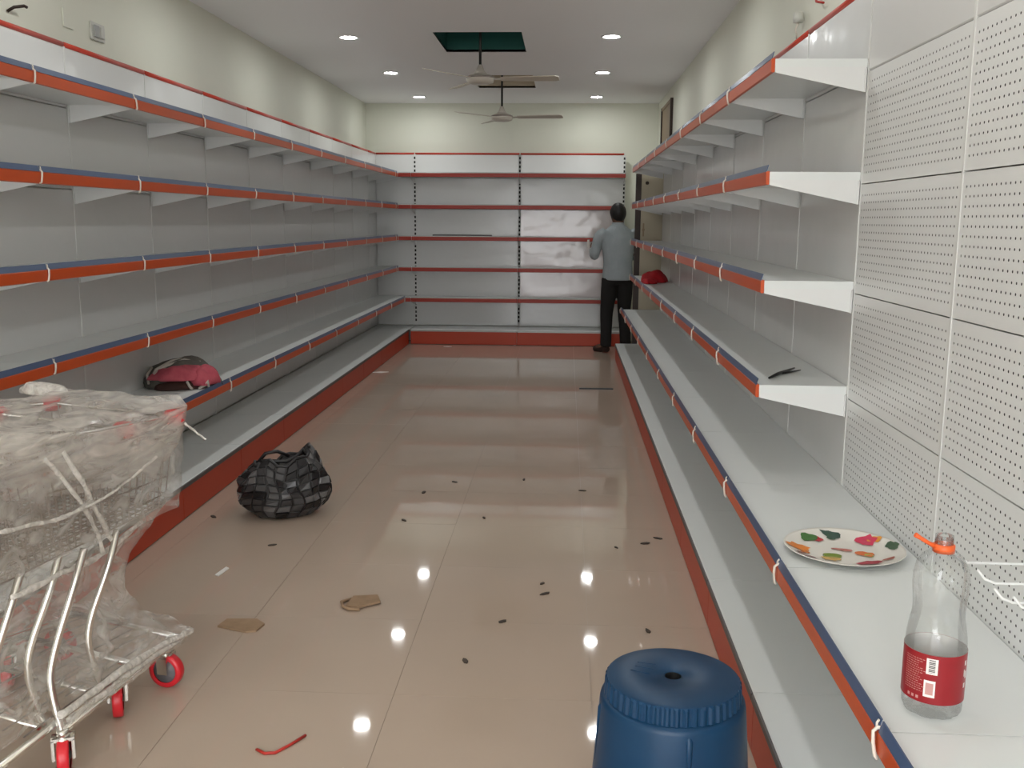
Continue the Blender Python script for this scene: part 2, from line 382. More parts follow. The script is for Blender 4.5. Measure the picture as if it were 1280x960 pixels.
# left run: local x points to -Y, origin at each bay's far end
lw = 12.42 - (Y0L+9*S_BAY)
make_bay('narrow white shelving bay filling the left back corner, beside the left wall run', 'shelving along the left wall', (PXL, 12.42, 0), -PI/2, lw, 'side',
         trim={0: (.318, lw), 1: (.318, lw), 2: (.318, lw), 3: (.318, lw), 4: (.41, lw), 'base': (.47, lw)})
for i in range(10):
    ye = Y0L+(9-i)*S_BAY
    tail = {0: ', next to the corner filler', 10: ', nearest the camera behind the wrapped trolleys', 5: ', holding the backpack'}.get(i, '')
    make_bay(f'left wall shelving bay with orange and blue strips, {ORD[i+1]} from the back corner', 'shelving along the left wall', (PXL, ye, 0), -PI/2, S_BAY, 'side')
# right run: local x points to +Y, origin at each bay's near end
for k in range(-3, 8):
    y = Y0R+k*S_BAY; n = 7-k
    if k >= 0:
        lab = f'right wall shelving bay with six levels, {ORD[n]} from the far door'
        if k == 0: lab = 'right wall shelving bay with exposed white bracket ends, nearest six-level bay'
        make_bay(lab, 'shelving along the right wall', (PXR, y, 0), PI/2, S_BAY, 'side', panels='film_panel')
    else:
        lab = {-1: 'pegboard bay with two low shelves on the right wall, carrying the paper plate', -2: 'pegboard bay with two low shelves on the right wall, carrying the bottle',
               -3: 'pegboard bay with two low shelves on the right wall, nearest the entrance'}[k]
        make_bay(lab, 'shelving along the right wall', (PXR, y, 0), PI/2, S_BAY, 'side', levels=(4,), panels=['peg']*5+['film_panel'])
# back run: local x points to -X, origin at each bay's right end
XB = [.703, -.590, -1.907]
for i in range(2):
    w = XB[i]-XB[i+1]
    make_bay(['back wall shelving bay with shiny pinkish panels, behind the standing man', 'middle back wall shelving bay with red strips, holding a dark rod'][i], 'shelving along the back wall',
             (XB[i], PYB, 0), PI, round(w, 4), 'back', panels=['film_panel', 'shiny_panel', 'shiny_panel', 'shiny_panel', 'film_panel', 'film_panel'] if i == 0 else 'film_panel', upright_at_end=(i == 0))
w = XB[2]-PXL
dt = {0: (0, XB[2]-(PXL+.334)), 4: (0, XB[2]-(PXL+.425))}; dt.update({1: dt[0], 2: dt[0], 3: dt[0]})
make_bay('narrow back wall shelving bay in the left corner', 'shelving along the back wall', (XB[2], PYB, 0), PI, round(w, 4), 'back', base=False, deck_trim=dt)

# ------------------------------------------------------------------ ceiling lamps
for ci, (x, side) in enumerate(((-1.76, 'left'), (.33, 'right'))):
    for k in range(7):
        y = 11.87-1.905*k
        t = thing('downlight', f'round recessed ceiling downlight, {ORD[k]} from the back wall in the {side} row', 'ceiling light', (x, y, ZC), 0, 'recessed ceiling downlights')
        obj('trim_ring', shared('ring', lambda: MB().lathe([(.062, -.001), (.062, -.006), (.074, -.008), (.084, -.004), (.084, 0)], 32), 'trim_ring', M['white']), t)
        obj('lens', shared('lens', lambda: MB().lathe([(0, -.004), (.062, -.004)][::-1], 32, smooth=False), 'lens', M['lens']), t)

# ------------------------------------------------------------------ ceiling fans
def fan(x, y, zb, label, a0):
    t = thing('ceiling_fan', label, 'fan', (x, y, 0), 0, 'ceiling fans')
    part('down_rod', MB().tube([(0, 0, zb+.15), (0, 0, ZC+.27)], .011, 12), M['rod'], t)
    part('ceiling_canopy', MB().lathe([(.012, .20), (.055, .27), (.06, .299), (0, .299)], 20), M['fan'], t, (0, 0, ZC))
    part('lower_canopy', MB().lathe([(0, .16), (.016, .155), (.035, .11), (.055, .085), (0, .085)], 20), M['fan'], t, (0, 0, zb))
    part('motor_housing', MB().lathe([(0, .085), (.05, .084), (.095, .07), (.112, .052), (.116, .035), (.105, .012), (.07, .002), (0, 0)], 32), M['fan'], t, (0, 0, zb))
    part('motor_band', MB().lathe([(.112, .060), (.1165, .058), (.1175, .050), (.113, .047)], 32), M['wire'], t, (0, 0, zb))
    for k in range(3):
        a = a0+k*2*PI/3
        arm = MB().box(.09, .20, -.018, .018, -.003, .003)
        b = MB().prism([(.17, -.045), (.62, -.065), (.65, -.045), (.65, .045), (.62, .062), (.17, .045)], -.0025, .0025, 'z')
        ao = part('blade_arm', arm, M['fan'], t, (0, 0, zb+.042)); ao.rotation_euler = (math.radians(-11), 0, a)
        part('blade', b, M['fanblade'], ao)
fan(-.728, 8.32, 2.625, 'cream ceiling fan hanging from the green ceiling recess', math.radians(-4))
fan(-.70, 10.63, 2.552, 'cream ceiling fan nearer the back wall, hanging from the brown recess', math.radians(-10))

# ------------------------------------------------------------------ wall fittings
sw = thing('wall_socket_box', 'grey switch box on the left wall above the shelving', 'switch', (XL, 5.36, 2.505), 0)
part('cover_plate', MB().box(.001, .012, -.075, .075, -.045, .045), M['plastic_w'], sw)
part('socket', MB().box(.012, .022, -.055, -.005, -.03, .03), M['greystrip'], sw)
part('switch_key', MB().box(.012, .024, .015, .05, -.028, .028), M['plastic_w'], sw)
tag(part('wall_cover_plate', MB().box(XL+.001, XL+.008, 5.0, 5.10, 2.47, 2.56), M['wall']), 'blank painted cover plate on the left wall beside the switch box', 'cover plate')
def wire(name, pts, r, m, label):
    return tag(part(name, MB().tube(pts, r, 6), M[m]), label, 'wire')
wire('wire_stub', [(XL+.002, 4.50, 2.44), (XL+.03, 4.51, 2.46), (XL+.05, 4.56, 2.475), (XL+.055, 4.575, 2.472)], .007, 'darkbrown', 'dark wire stub sticking out of the left wall')
wire('wire_stub', [(XR-.002, 4.62, 2.50), (XR-.03, 4.60, 2.50), (XR-.04, 4.55, 2.475), (XR-.02, 4.50, 2.46)], .005, 'redwire', 'red wire stub sticking out of the right wall')
lh = thing('lamp_holder', 'cream bulb holder hanging on the right wall above the top rail', 'lamp holder', (XR-.03, 4.93, 2.46))
part('holder_cap', MB().lathe([(0, .05), (.022, .045), (.026, .02), (.024, 0), (0, -.002)], 14), M['plastic_w'], lh)
part('holder_wire', MB().tube([(0, 0, -.002), (-.008, .01, -.03), (.0, .02, -.05), (.005, .035, -.075)], .004, 6), M['tie'], lh)

# ------------------------------------------------------------------ blue stool
st = thing('plastic_stool', 'blue plastic stool with a fluted rim, standing on the tiles', 'stool', (.272, 2.215, 0))
n = 96
FL = lambda j, k: -.0042 if k % 4 in (0, 1) and j in (1, 2) else 0
NS = 192
part('seat', MB().lathe([(.020, .450), (.022, .4515), (.10, .4525), (.150, .4515), (.1575, .4485)], NS), M['stool'], st)
band = MB().lathe([(.1575, .4485), (.1615, .4440), (.1640, .4060), (.1600, .4035)], NS, flute=FL, smooth=False); part('fluted_rim', band, M['stool'], st)
part('seat_hole', MB().lathe([(0, .41), (.02, .41), (.020, .450)], 20), M['black'], st)
part('skirt', MB().lathe([(.150, .4055), (.166, .4035), (.1715, .3985), (.174, .388), (.182, .28), (.188, .20)], n), M['stool'], st)
lg = MB(); 
for q in range(4):
    rings = []
    for z, r, half in ((.20, .188, .78), (.15, .191, .50), (.08, .195, .34), (.0, .200, .26)):
        row = []
        for tt in range(9):
            a = PI/4+q*PI/2+half*(tt/4-1); row.append((r*math.cos(a), r*math.sin(a), z))
        rings.append(row)
    b = MB()
    outer = [p for r_ in rings for p in r_]
    inner = [(p[0]*.975, p[1]*.975, p[2]) for p in outer]; N = len(outer)
    fs = []
    for i in range(3):
        for k in range(8):
            fs.append((i*9+k, (i+1)*9+k, (i+1)*9+k+1, i*9+k+1)); fs.append(tuple(x+N for x in (i*9+k, i*9+k+1, (i+1)*9+k+1, (i+1)*9+k)))
    for i in range(3):
        fs.append((i*9, i*9+N, (i+1)*9+N, (i+1)*9)); fs.append((i*9+8, (i+1)*9+8, (i+1)*9+8+N, i*9+8+N))
    for k in range(8): fs.append((27+k, 27+k+N, 27+k+1+N, 27+k+1))
    b.add(outer+inner, fs, False); part('leg', b, M['stool'], st)
for q in range(4):
    a = -PI/2 + .12 + q*PI/2
    rib = MB().tube([(.160*math.cos(a), .160*math.sin(a), .397), (.171*math.cos(a), .171*math.sin(a), .375), (.183*math.cos(a), .183*math.sin(a), .24)], [.007, .009, .003], 12)
    part('skirt_rib', rib, M['stool'], st)
for q, (r0, dx) in enumerate(((.085, 0), (.10, .012), (.115, .02))):
    part('embossed_line', MB().tube([(-.10+dx, .02+q*.022, .4525), (-.055+dx, .002+q*.026, .4525)], .0011, 6), M['stool'], st)

# ------------------------------------------------------------------ bottle
bt = thing('water_bottle', 'clear plastic bottle with a red label on the low right shelf', 'bottle', (.741, 1.862, LEV[4]+.002), math.radians(-8))
R = [(0, .008), (.040, .003), (.052, .004), (.056, .012), (.0565, .034), (.0565, .040), (.0565, .134), (.0565, .146), (.0555, .160), (.051, .182), (.0475, .200), (.047, .215), (.0485, .235), (.0505, .255), (.0505, .278), (.047, .300), (.038, .318), (.024, .330), (.0165, .337), (.0165, .352)]
part('body', MB().lathe(R, 64, flute=lambda j, k: -.003*max(0, math.cos(k*PI*2/64*8)) if j in (2, 3, 4) else (-.0016*math.cos(k*PI*2/64*8) if 9 <= j <= 15 else 0)), M['bottle'], bt)
lb = part('label', MB().lathe([(.0583, .036), (.0583, .136)], 48), M['label'], bt)
part('label_back', MB().lathe([(.0576, .0362), (.0576, .1358)], 48), M['label_back'], lb)
ld = lb
def curved(a0, a1, z0, z1, r, nseg=4):
    b = MB(); vs = []
    for i in range(nseg+1):
        a = a0+(a1-a0)*i/nseg
        for z in (z0, z1): vs.append((r*math.cos(a), r*math.sin(a), z))
    return b.add(vs, [(2*i, 2*i+2, 2*i+3, 2*i+1) for i in range(nseg)])
C0 = -PI/2 - .45         # direction of the printed side (towards the camera)
part('barcode_field', curved(C0-.02, C0+.34, .097, .129, .0586), M['print_w'], lb)
part('info_field', curved(C0-.06, C0+.30, .050, .084, .0586), M['print_w'], lb)
part('info_print', curved(C0+.0, C0+.24, .055, .079, .0588, 3), M['print_p'], lb)
bars = MB()
for i in range(11):
    z = .100+i*.0025; bb = curved(C0+.06, C0+.26, z, z+(.0016 if i % 3 else .0008), .0588, 2); bars.add(bb.v, bb.f)
stuff(part('barcode', bars, M['print_k'], lb))
txt = MB()
for i in range(15):
    z = .058+i*.0046; l = random.uniform(.25, .5)
    a = C0-.78
    while a < C0-.78+l+.2:
        wd_ = random.uniform(.03, .09); bb = curved(a, a+wd_, z, z+.0013, .0586, 1); txt.add(bb.v, bb.f); a += wd_+.03
for i in range(3):
    bb = curved(C0-.62+i*.16, C0-.53+i*.16, .042, .048, .0586, 1); txt.add(bb.v, bb.f)
stuff(part('small_print', txt, M['print_p'], lb))
logo = MB()
for (a0, a1, z0, z1) in ((1.38, 1.5, .112, .122), (1.36, 1.42, .09, .104), (1.44, 1.55, .085, .1), (1.38, 1.5, .066, .076)):
    bb = curved(C0+a0, C0+a1, z0, z1, .0586, 2); logo.add(bb.v, bb.f)
stuff(part('logo_print', logo, M['print_w'], lb))
part('neck_ring', MB().lathe([(.0165, .327), (.0205, .328), (.0205, .342), (.0168, .344)], 28), M['cap'], bt)
part('cap_strap', MB().tube([(-.016, -.004, .338), (-.030, -.006, .345), (-.045, -.008, .354), (-.056, -.010, .361)], [.005, .004, .004, .005], 8), M['cap'], bt)
part('mouth', MB().lathe([(.0168, .344), (.0175, .347), (.0168, .361), (.0145, .3615), (.0145, .345)], 28), M['bottle'], bt)

# ------------------------------------------------------------------ paper plate
pt = thing('paper_plate', 'printed paper plate with fruit and leaf motifs on the low shelf', 'plate', (.828, 2.80, LEV[4]+.001))
def ph(r): return .003 if r < .105 else .003+.020*((r-.105)/.065)**1.4
PR = [0, .05, .09, .105, .12, .135, .15, .162, .170]
pl_ = MB().lathe([(r, ph(r)) for r in PR]+[(.171, ph(.17)-.002)]+[(r, ph(r)-.0025) for r in PR[::-1]], 96, flute=None)
pl_.v = [(x, y, z+(.0022*math.sin(math.atan2(y, x)*48) if math.hypot(x, y) > .125 else 0)) for x, y, z in pl_.v]
part('plate_body', pl_, M['plate'], pt)
MOT = [(.128, 165, .030, .020, (.75, .22, .02)), (.118, 182, .012, .010, (.55, .16, .02)), (.13, 118, .026, .016, (.05, .16, .03)), (.112, 108, .013, .011, (.45, .02, .03)), (.135, 84, .028, .012, (.04, .08, .06)), (.118, 84, .014, .012, (.04, .09, .05)),
       (.125, 36, .028, .020, (.62, .04, .10)), (.145, 30, .018, .012, (.72, .30, .03)), (.150, 2, .016, .018, (.05, .10, .05)), (.060, 330, .024, .014, (.70, .16, .03)), (.072, 324, .010, .012, (.4, .4, .05)),
       (.062, 218, .026, .014, (.18, .26, .02)), (.085, 225, .026, .010, (.62, .38, .12)), (.110, 286, .032, .015, (.40, .03, .05)), (.132, 288, .012, .008, (.32, .03, .04)), (.012, 80, .030, .008, (.50, .16, .13)), (.135, 205, .016, .008, (.22, .04, .05)), (.13, 318, .018, .008, (.45, .12, .08)), (.148, 192, .010, .008, (.2, .05, .05))]
for i, (r, a, rx, ry, c) in enumerate(MOT):
    a = math.radians(a+8); cx, cy = r*math.cos(a), r*math.sin(a); an = random.uniform(-.6, .6); vs = [(cx, cy, ph(r)+.0026)]; nn = 14
    for k in range(nn):
        t = 2*PI*k/nn; q = 1+random.uniform(-.28, .2); u, v = 1.15*rx*q*math.cos(t), 1.5*ry*q*math.sin(t)
        x, y = cx+u*math.cos(an)-v*math.sin(an), cy+u*math.sin(an)+v*math.cos(an); rr = min(math.hypot(x, y), .168)
        s_ = rr/max(1e-6, math.hypot(x, y)); vs.append((x*s_, y*s_, ph(rr)+.0030))
    part('printed_motif', MB().add(vs, [(0, k+1, (k+1) % nn+1) for k in range(nn)]), mat('motif_print', c, .4), pt)

# ------------------------------------------------------------------ peg hooks
for i, (y, z) in enumerate(((1.968, .842), (1.842, .846), (1.765, .838), (1.690, .852))):
    b = MB().tube([(PXR+.004, y, z+.004), (PXR-.02, y, z-.004), (.835, y, z-.004), (.815, y, z+.004), (.800, y, z+.022)], .0026, 8)
    h = thing('peg_hook', ['white wire peg hook furthest from the entrance, tip by the bottle neck', 'second white wire peg hook behind the bottle', 'third white wire peg hook on the near pegboard', 'white wire peg hook nearest the picture edge'][i], 'hook', (0, 0, 0), 0, 'peg hooks on the near pegboard')
    part('prong', b, M['white'], h); part('back_clip', MB().box(PXR-.004, PXR-.0005, y-.010, y+.010, z-.02, z+.02), M['white'], h)

# ------------------------------------------------------------------ small things on the shelves
b = MB().tube([(.774, 3.70, LEV[3]+.006), (.83, 3.80, LEV[3]+.008), (.90, 3.92, LEV[3]+.006), (.93, 3.97, LEV[3]+.006)], [.004, .007, .005, .003], 6)
b.tube([(.84, 3.82, LEV[3]+.006), (.89, 3.86, LEV[3]+.006), (.945, 3.93, LEV[3]+.004)], [.005, .004, .002], 6)
tag(part('dark_twig', b, M['black']), 'black forked plastic strip lying on the fourth right shelf', 'strip')
tag(bevel(part('dark_rod', MB().box(-1.66, -.92, 12.20, 12.235, LEV[2]+.001, LEV[2]+.026), M['lip']), .004), 'long dark rod lying on a middle back wall shelf', 'rod')
# red cloth bundle
def blob(fn, nu=40, nv=20):
    vs = []; fs = []
    for j in range(nv+1):
        v = j/nv*PI
        for i in range(nu):
            u = 2*PI*i/nu; vs.append(fn(u, v))
    for j in range(nv):
        for i in range(nu): fs.append((j*nu+i, (j+1)*nu+i, (j+1)*nu+(i+1) % nu, j*nu+(i+1) % nu))
    return MB().add(vs, fs, True)
def cloth_fn(cx, cy, cz, ax, ay, az, sd, lump=.14):
    def f(u, v):
        d = Vector((math.sin(v)*math.cos(u), math.sin(v)*math.sin(u), math.cos(v)))
        q = 1+lump*(math.sin(3*d.x+sd)*math.cos(4*d.y+sd)+.5*math.sin(7*d.x+5*d.z+sd)*math.cos(6*d.y))
        z = az*d.z*q
        return (cx+ax*d.x*q, cy+ay*d.y*q, cz+(z if z > 0 else z*.02))
    return f
rc = thing('red_cloth', 'crumpled red cloth on the fourth right shelf near the door', 'cloth', (0, 0, 0))
part('cloth_bundle', blob(cloth_fn(.875, 9.70, LEV[3]+.004, .125, .24, .105, 1.3)), M['redcloth'], rc)
part('cloth_flap', blob(cloth_fn(.80, 9.42, LEV[3]+.004, .075, .16, .045, 4.3)), M['redcloth'], rc)

# backpack lying on the left shelf
bp_ = thing('backpack', 'crumpled grey and pink backpack lying on the left fifth shelf', 'backpack', (-2.215, 5.46, LEV[4]+.003), math.radians(28)); bp_.scale = (.88, .9, .95)
part('body', blob(cloth_fn(0, .02, 0, .235, .165, .165, .4, .10)), M['pack'], bp_)
part('front_pocket', blob(cloth_fn(.0, -.08, .055, .185, .115, .080, 2.2, .16)), M['pink'], bp_)
part('pocket_flap', blob(cloth_fn(.14, -.075, .02, .105, .115, .105, 3.1, .14)), M['pink'], bp_)
part('pocket_shadow_panel', blob(cloth_fn(-.02, -.125, .0, .15, .07, .055, 5.2, .08)), M['packdark'], bp_)  # front pocket in its own dark maroon cloth
for i, pts in enumerate(([(-.17, -.08, .09), (-.08, -.06, .135), (.03, -.03, .16), (.13, -.02, .14)], [(-.19, -.06, .05), (-.15, -.04, .11), (-.05, -.02, .155), (.06, .0, .165)], [(-.20, -.07, .03), (-.205, -.04, .08), (-.17, .0, .12)],
                         [(.02, -.19, .05), (.035, -.205, .02), (.05, -.21, .004)], [(.09, -.20, .004), (.13, -.185, .02), (.15, -.18, .045), (.155, -.19, .004)], [(.22, -.06, .07), (.245, -.07, .03), (.25, -.09, .003)])):
    part('strap', MB().tube(pts, .0085, 6), M['strap'] if i != 5 else M['pack'], bp_)

# ------------------------------------------------------------------ black woven bag on the floor
bgx = thing('woven_bag', 'black woven plastic strap bag slumped open on the floor', 'bag', (-1.455, 4.885, 0), .25)
NU, NV = 22, 8
def bagpt(i, j, off=0):
    u = 2*PI*i/NU+.10*math.sin(j*.9+i*.7); v = j/NV+.02*math.sin(i*1.3)*(1 if 0 < j < NV else 0); v = min(max(v, 0), 1)
    r = [.155, .205, .226, .232, .230, .224, .212, .196, .178][0] if v <= 0 else None
    tab = [.150, .195, .218, .226, .226, .218, .200, .170, .135]
    a = min(max(v, 0), 1)*NV; k = min(int(a), NV-1); r = tab[k]+(tab[k+1]-tab[k])*(a-k)
    hh = .285+.020*math.sin(u*2+.6)+.035*math.cos(u+.3)+.020*math.sin(5*u)
    r *= 1+.05*math.sin(3*u+1+4*v)+.04*math.sin(7*u+6*v)+.03*math.cos(11*u-5*v)
    z = .006+hh*(v**.92)
    return Vector((math.cos(u)*(r+off)*1.0, math.sin(u)*(r+off)*.80, z))
bb = MB(); vs = [bagpt(i, j) for j in range(NV+1) for i in range(NU)]
inn = [bagpt(i, NV, -.02)+Vector((0, 0, -.01)) for i in range(NU)]; dn = [Vector((bagpt(i, NV).x*.65, bagpt(i, NV).y*.65, .23)) for i in range(NU)]
allv = vs+inn+dn; fs = [(j*NU+i, j*NU+(i+1) % NU, (j+1)*NU+(i+1) % NU, (j+1)*NU+i) for j in range(NV+2) for i in range(NU)]
fs.append(tuple(range(NU))[::-1]); fs.append(tuple((NV+2)*NU+i for i in range(NU)))
part('bag_shell', bb.add(allv, fs, False), M['bag'], bgx)
for j in range(NV):
    for i in range(NU):
        if math.sin(2*PI*(i+.5)/NU) > .35: continue      # only the faces turned to the aisle
        m_ = .13; off = random.uniform(.004, .010)
        q = [bagpt(i+a, j+b, off) for a, b in ((m_, m_), (1-m_, m_), (1-m_, 1-m_), (m_, 1-m_))]
        bs = [bagpt(i+a, j+b, .001) for a, b in ((m_*.4, m_*.4), (1-m_*.4, m_*.4), (1-m_*.4, 1-m_*.4), (m_*.4, 1-m_*.4))]
        tl = Vector((random.uniform(-1, 1), random.uniform(-1, 1), random.uniform(-1, 1)))*.004
        q[0] += tl; q[1] += tl*.3; q[2] -= tl
        part('strap_square', MB().add(q+bs, [(0,1,2,3),(4,5,1,0),(5,6,2,1),(6,7,3,2),(7,4,0,3)]), M['bagsq'][random.choice((0, 0, 1, 1, 2))], bgx)
for i in range(0, NU, 2):
    if math.sin(2*PI*i/NU) > .4: continue
    part('strap_edge', MB().tube([bagpt(i, j*.5, .005) for j in range(1, NV*2-1)], .004, 5), M['bag'], bgx)
rim = MB().tube([bagpt(i, NV, .003) for i in range(NU+1)], .009, 6); part('bag_rim', rim, M['bag'], bgx)
part('handle', MB().tube([(-.10, -.05, .27), (-.05, -.07, .30), (.02, -.06, .29), (.07, -.04, .31), (.10, -.02, .345), (.125, -.02, .29)], .010, 6), M['bag'], bgx)
part('handle', MB().tube([(-.14, .06, .25), (-.09, .04, .315), (-.03, .05, .32), (.03, .06, .29)], .010, 6), M['bag'], bgx)

# ------------------------------------------------------------------ floor litter
def scrap(name, pts, th, m, label, cat, group=None, z=.0012):
    n = len(pts); b = MB()
    b.add([(x, y, z+(h if len(p) > 2 else 0)) for p in pts for x, y, h in [(p[0], p[1], p[2] if len(p) > 2 else 0)]] + [(p[0], p[1], z+th+(p[2] if len(p) > 2 else 0)) for p in pts],
          [tuple(range(n))[::-1], tuple(range(n, 2*n))]+[(i, (i+1) % n, n+(i+1) % n, n+i) for i in range(n)])
    return tag(part(name, b, M[m]), label, cat, group)
scrap('cardboard_scrap', [(-1.292, 3.423), (-1.17, 3.38), (-1.134, 3.39), (-1.122, 3.457), (-1.165, 3.499), (-1.279, 3.491)], .007, 'card', 'flat brown cardboard scrap on the tiles, nearer the wrapped trolleys', 'cardboard')
cs = thing('cardboard_scrap', 'brown cardboard scrap with a torn curled flap, mid floor', 'cardboard')
part('cardboard_sheet', MB().prism([(-.850, 3.640), (-.803, 3.625), (-.722, 3.690), (-.745, 3.755), (-.841, 3.735)], .006, .016, 'z'), M['card'], cs)
part('torn_flap', MB().tube([(-.845, 3.72, .008), (-.878, 3.685, .009), (-.862, 3.640, .009), (-.835, 3.615, .009), (-.79, 3.615, .008)], .0065, 6), M['card'], cs)
wire('wire_scrap', [(-.875, 2.58, .005), (-.845, 2.56, .005), (-.816, 2.565, .005), (-.785, 2.61, .005), (-.753, 2.665, .006)], .0045, 'redwire', 'short red wire lying on the near floor tiles')
tag(part('floor_rod', MB().box(.14, .45, 8.85, 8.875, .001, .012), M['black']), 'thin black rod lying on the floor before the man', 'rod')
for i, (x, y, l, a) in enumerate(((-1.42, 11.74, .10, .1), (-1.85, 9.66, .16, .3), (-1.478, 4.00, .09, 1.2), (-.60, 2.38+.1, .05, .2))):
    c_, s_ = math.cos(a)*l/2, math.sin(a)*l/2
    scrap('paper_scrap', [(x-c_, y-s_), (x+c_*.2, y-s_-.012), (x+c_, y+s_), (x-c_*.1, y+s_+.015)], .004, 'paper',
          ['white paper scrap at the foot of the back plinth', 'white paper scrap beside the left plinth', 'thin white paper sliver between bag and trolleys', 'small white paper fleck by the red wire'][i], 'paper', 'paper scraps on the floor')
FLAKES = (((-1.80, 4.78), 'beside the left plinth, left of the woven bag'), ((-1.366, 4.363), 'just in front of the woven bag'), ((-.809, 4.793), 'right of the woven bag, level with its base'),
    ((-.635, 5.554), 'furthest from the camera, left of the aisle middle'), ((-.403, 4.866), 'in the middle of the aisle, behind the torn cardboard'), ((-.229, 5.64), 'furthest from the camera in the aisle middle'),
    ((.115, 5.423), 'far along the aisle, nearer the right plinth'), ((-.078, 3.961), 'upper one of the close pair right of the torn cardboard'), ((-.066, 3.845), 'lower one of the close pair right of the torn cardboard'),
    ((-.222, 3.548), 'alone between the two rows of lamp reflections'), ((-.781, 5.319), 'behind another flake, right of the woven bag'), ((.258, 4.45), 'beside the right tile joint, level with the plate'),
    ((.47, 4.60), 'against the right plinth'), ((.40, 4.52), 'next to the flake against the right plinth'), ((-.33, 3.2), 'nearest the camera, left of the stool'), ((.33, 3.5), 'behind the blue stool'))
for i, ((x, y), where) in enumerate(FLAKES):
    l = random.uniform(.014, .028); a = random.uniform(0, PI); pts = []
    for k in range(6):
        t = 2*PI*k/6; u, v = l*math.cos(t)*random.uniform(.8, 1.2), l*.42*math.sin(t)*random.uniform(.7, 1.2)
        pts.append((x+u*math.cos(a)-v*math.sin(a), y+u*math.sin(a)+v*math.cos(a)))
    scrap('dark_scrap', pts, .005, 'debris', 'small dark floor flake ' + where, 'litter', 'dark flakes scattered over the floor')

# ------------------------------------------------------------------ wrapped shopping trolleys
TA = math.radians(-20.7)
def smoothpath(pts, n=5):
    P = [Vector(p) for p in pts]; out = []
    for i in range(len(P)-1):
        a, b, c, d = P[max(i-1, 0)], P[i], P[i+1], P[min(i+2, len(P)-1)]
        for k in range(n):
            t = k/n; out.append(.5*((2*b)+(c-a)*t+(2*a-5*b+4*c-d)*t*t+(3*b-a-3*c+d)*t**3))
    return out+[P[-1]]
CX = -.27            # centre line of a trolley, its right front rim corner is the local origin
def mir(p): return (2*CX-p[0], p[1], p[2])
def trolley(label, loc, swiv):
    t = thing('shopping_trolley', label, 'trolley', loc, TA, 'nested shopping trolleys')
    rimR = [(0, 0, .90), (.05, -.45, .93), (.10, -.86, .97)]
    lowR = [(-.03, -.03, .615), (.01, -.40, .60), (.045, -.72, .585)]
    def lerp(a, b, f): return tuple(a[i]+(b[i]-a[i])*f for i in range(3))
    def along(L, f):
        return lerp(L[0], L[1], f*2) if f < .5 else lerp(L[1], L[2], f*2-1)
    b = MB()
    loop = [rimR[2], rimR[1], rimR[0], mir(rimR[0]), mir(rimR[1]), mir(rimR[2])]
    part('basket_rim', MB().tube(loop+[loop[0]], .0065, 8), M['chrome'], t)
    for f in [i/26 for i in range(27)]:
        a, c = along(rimR, f), along(lowR, f); b.tube([a, c], .0021, 5, False); b.tube([mir(a), mir(c)], .0021, 5, False); b.tube([c, mir(c)], .0021, 5, False)
    for f in [i/16 for i in range(17)]:
        a, c = lerp(rimR[0], mir(rimR[0]), f), lerp(lowR[0], mir(lowR[0]), f); b.tube([a, c], .0021, 5, False)
        b.tube([c, lerp(lowR[2], mir(lowR[2]), f)], .0021, 5, False); b.tube([lerp(rimR[2], mir(rimR[2]), f), lerp(lowR[2], mir(lowR[2]), f)], .0021, 5, False)
    for f in (.22, .45, .68, .88, 1):
        q = [lerp(rimR[i], lowR[i], f) for i in (2, 1, 0)]; b.tube(q+[mir(p) for p in q[::-1]], .0028, 5, False)
    stuff(part('wire_basket', b, M['wire'], t))
    # chassis rails, cross bars, legs
    A, C = (-.03, -.06, .13), (.09, -.58, .13)
    for m_ in (lambda p: p, mir):
        part('chassis_rail', MB().tube([m_((-.03, 0, .145)), m_(A), m_(C)], .011, 10), M['chrome'], t)
        part('front_leg', MB().tube([m_(p) for p in smoothpath([(.0, -.26, .60), (.010, -.312, .50), (-.006, -.372, .36), (-.008, -.384, .27), (.008, -.362, .125)])], .0105, 10), M['chrome'], t)
        part('rear_leg', MB().tube([m_(p) for p in smoothpath([(.05, -.43, .60), (.06, -.482, .51), (.048, -.552, .34), (.056, -.578, .25), (.09, -.577, .11)])], .0105, 10), M['chrome'], t)
        # casters
        for P, r, key in ((A, .057, 0), (C, .057, 1)):
            p = m_(P)
            ct = obj('caster', MB().lathe([(0, .135), (.016, .135), (.018, .118), (.014, .116), (.022, .112), (.022, .104), (0, .104)], 16).mesh('caster', M['chrome']), t, (p[0], p[1], 0), swiv[key])
            part('fork', MB().box(-.030, -.022, -.018, .018, .052, .112).box(.022, .030, -.018, .018, .052, .112).box(-.030, .030, -.018, .018, .106, .116), M['chrome'], ct)
            w = part('wheel', MB().lathe([(.040, -.015), (.055, -.015), (.057, -.008), (.057, .008), (.055, .015), (.040, .015)], 36), M['red_pl'], ct, (0, 0, r)); w.rotation_euler = (0, PI/2, 0)
            w = part('wheel_hub', MB().lathe([(0, -.018), (.010, -.018), (.012, -.012), (.041, -.011), (.041, .011), (.012, .012), (.010, .018), (0, .018)], 24), M['grey_pl'], ct, (0, 0, r)); w.rotation_euler = (0, PI/2, 0)
        part('corner_bumper', bevel_box(m_((0, 0, .90))), M['red_pl'], t)
    part('cross_bar', MB().tube([(-.03, 0, .145), mir((-.03, 0, .145))], .011, 10), M['chrome'], t)
    part('cross_bar', MB().tube([(.012, -.38, .13), mir((.012, -.38, .13))], .009, 8), M['chrome'], t)
    tray = MB()
    for i in range(9):
        f = i/8; tray.tube([lerp((-.04, -.02, .15), mir((-.04, -.02, .15)), f), lerp((.05, -.46, .15), mir((.05, -.46, .15)), f)], .0028, 5, False)
    stuff(part('tray_wires', tray, M['wire'], t))
    part('handle', MB().tube([(.10, -.90, 1.0), mir((.10, -.90, 1.0))], .014, 10), M['red_pl'], t)
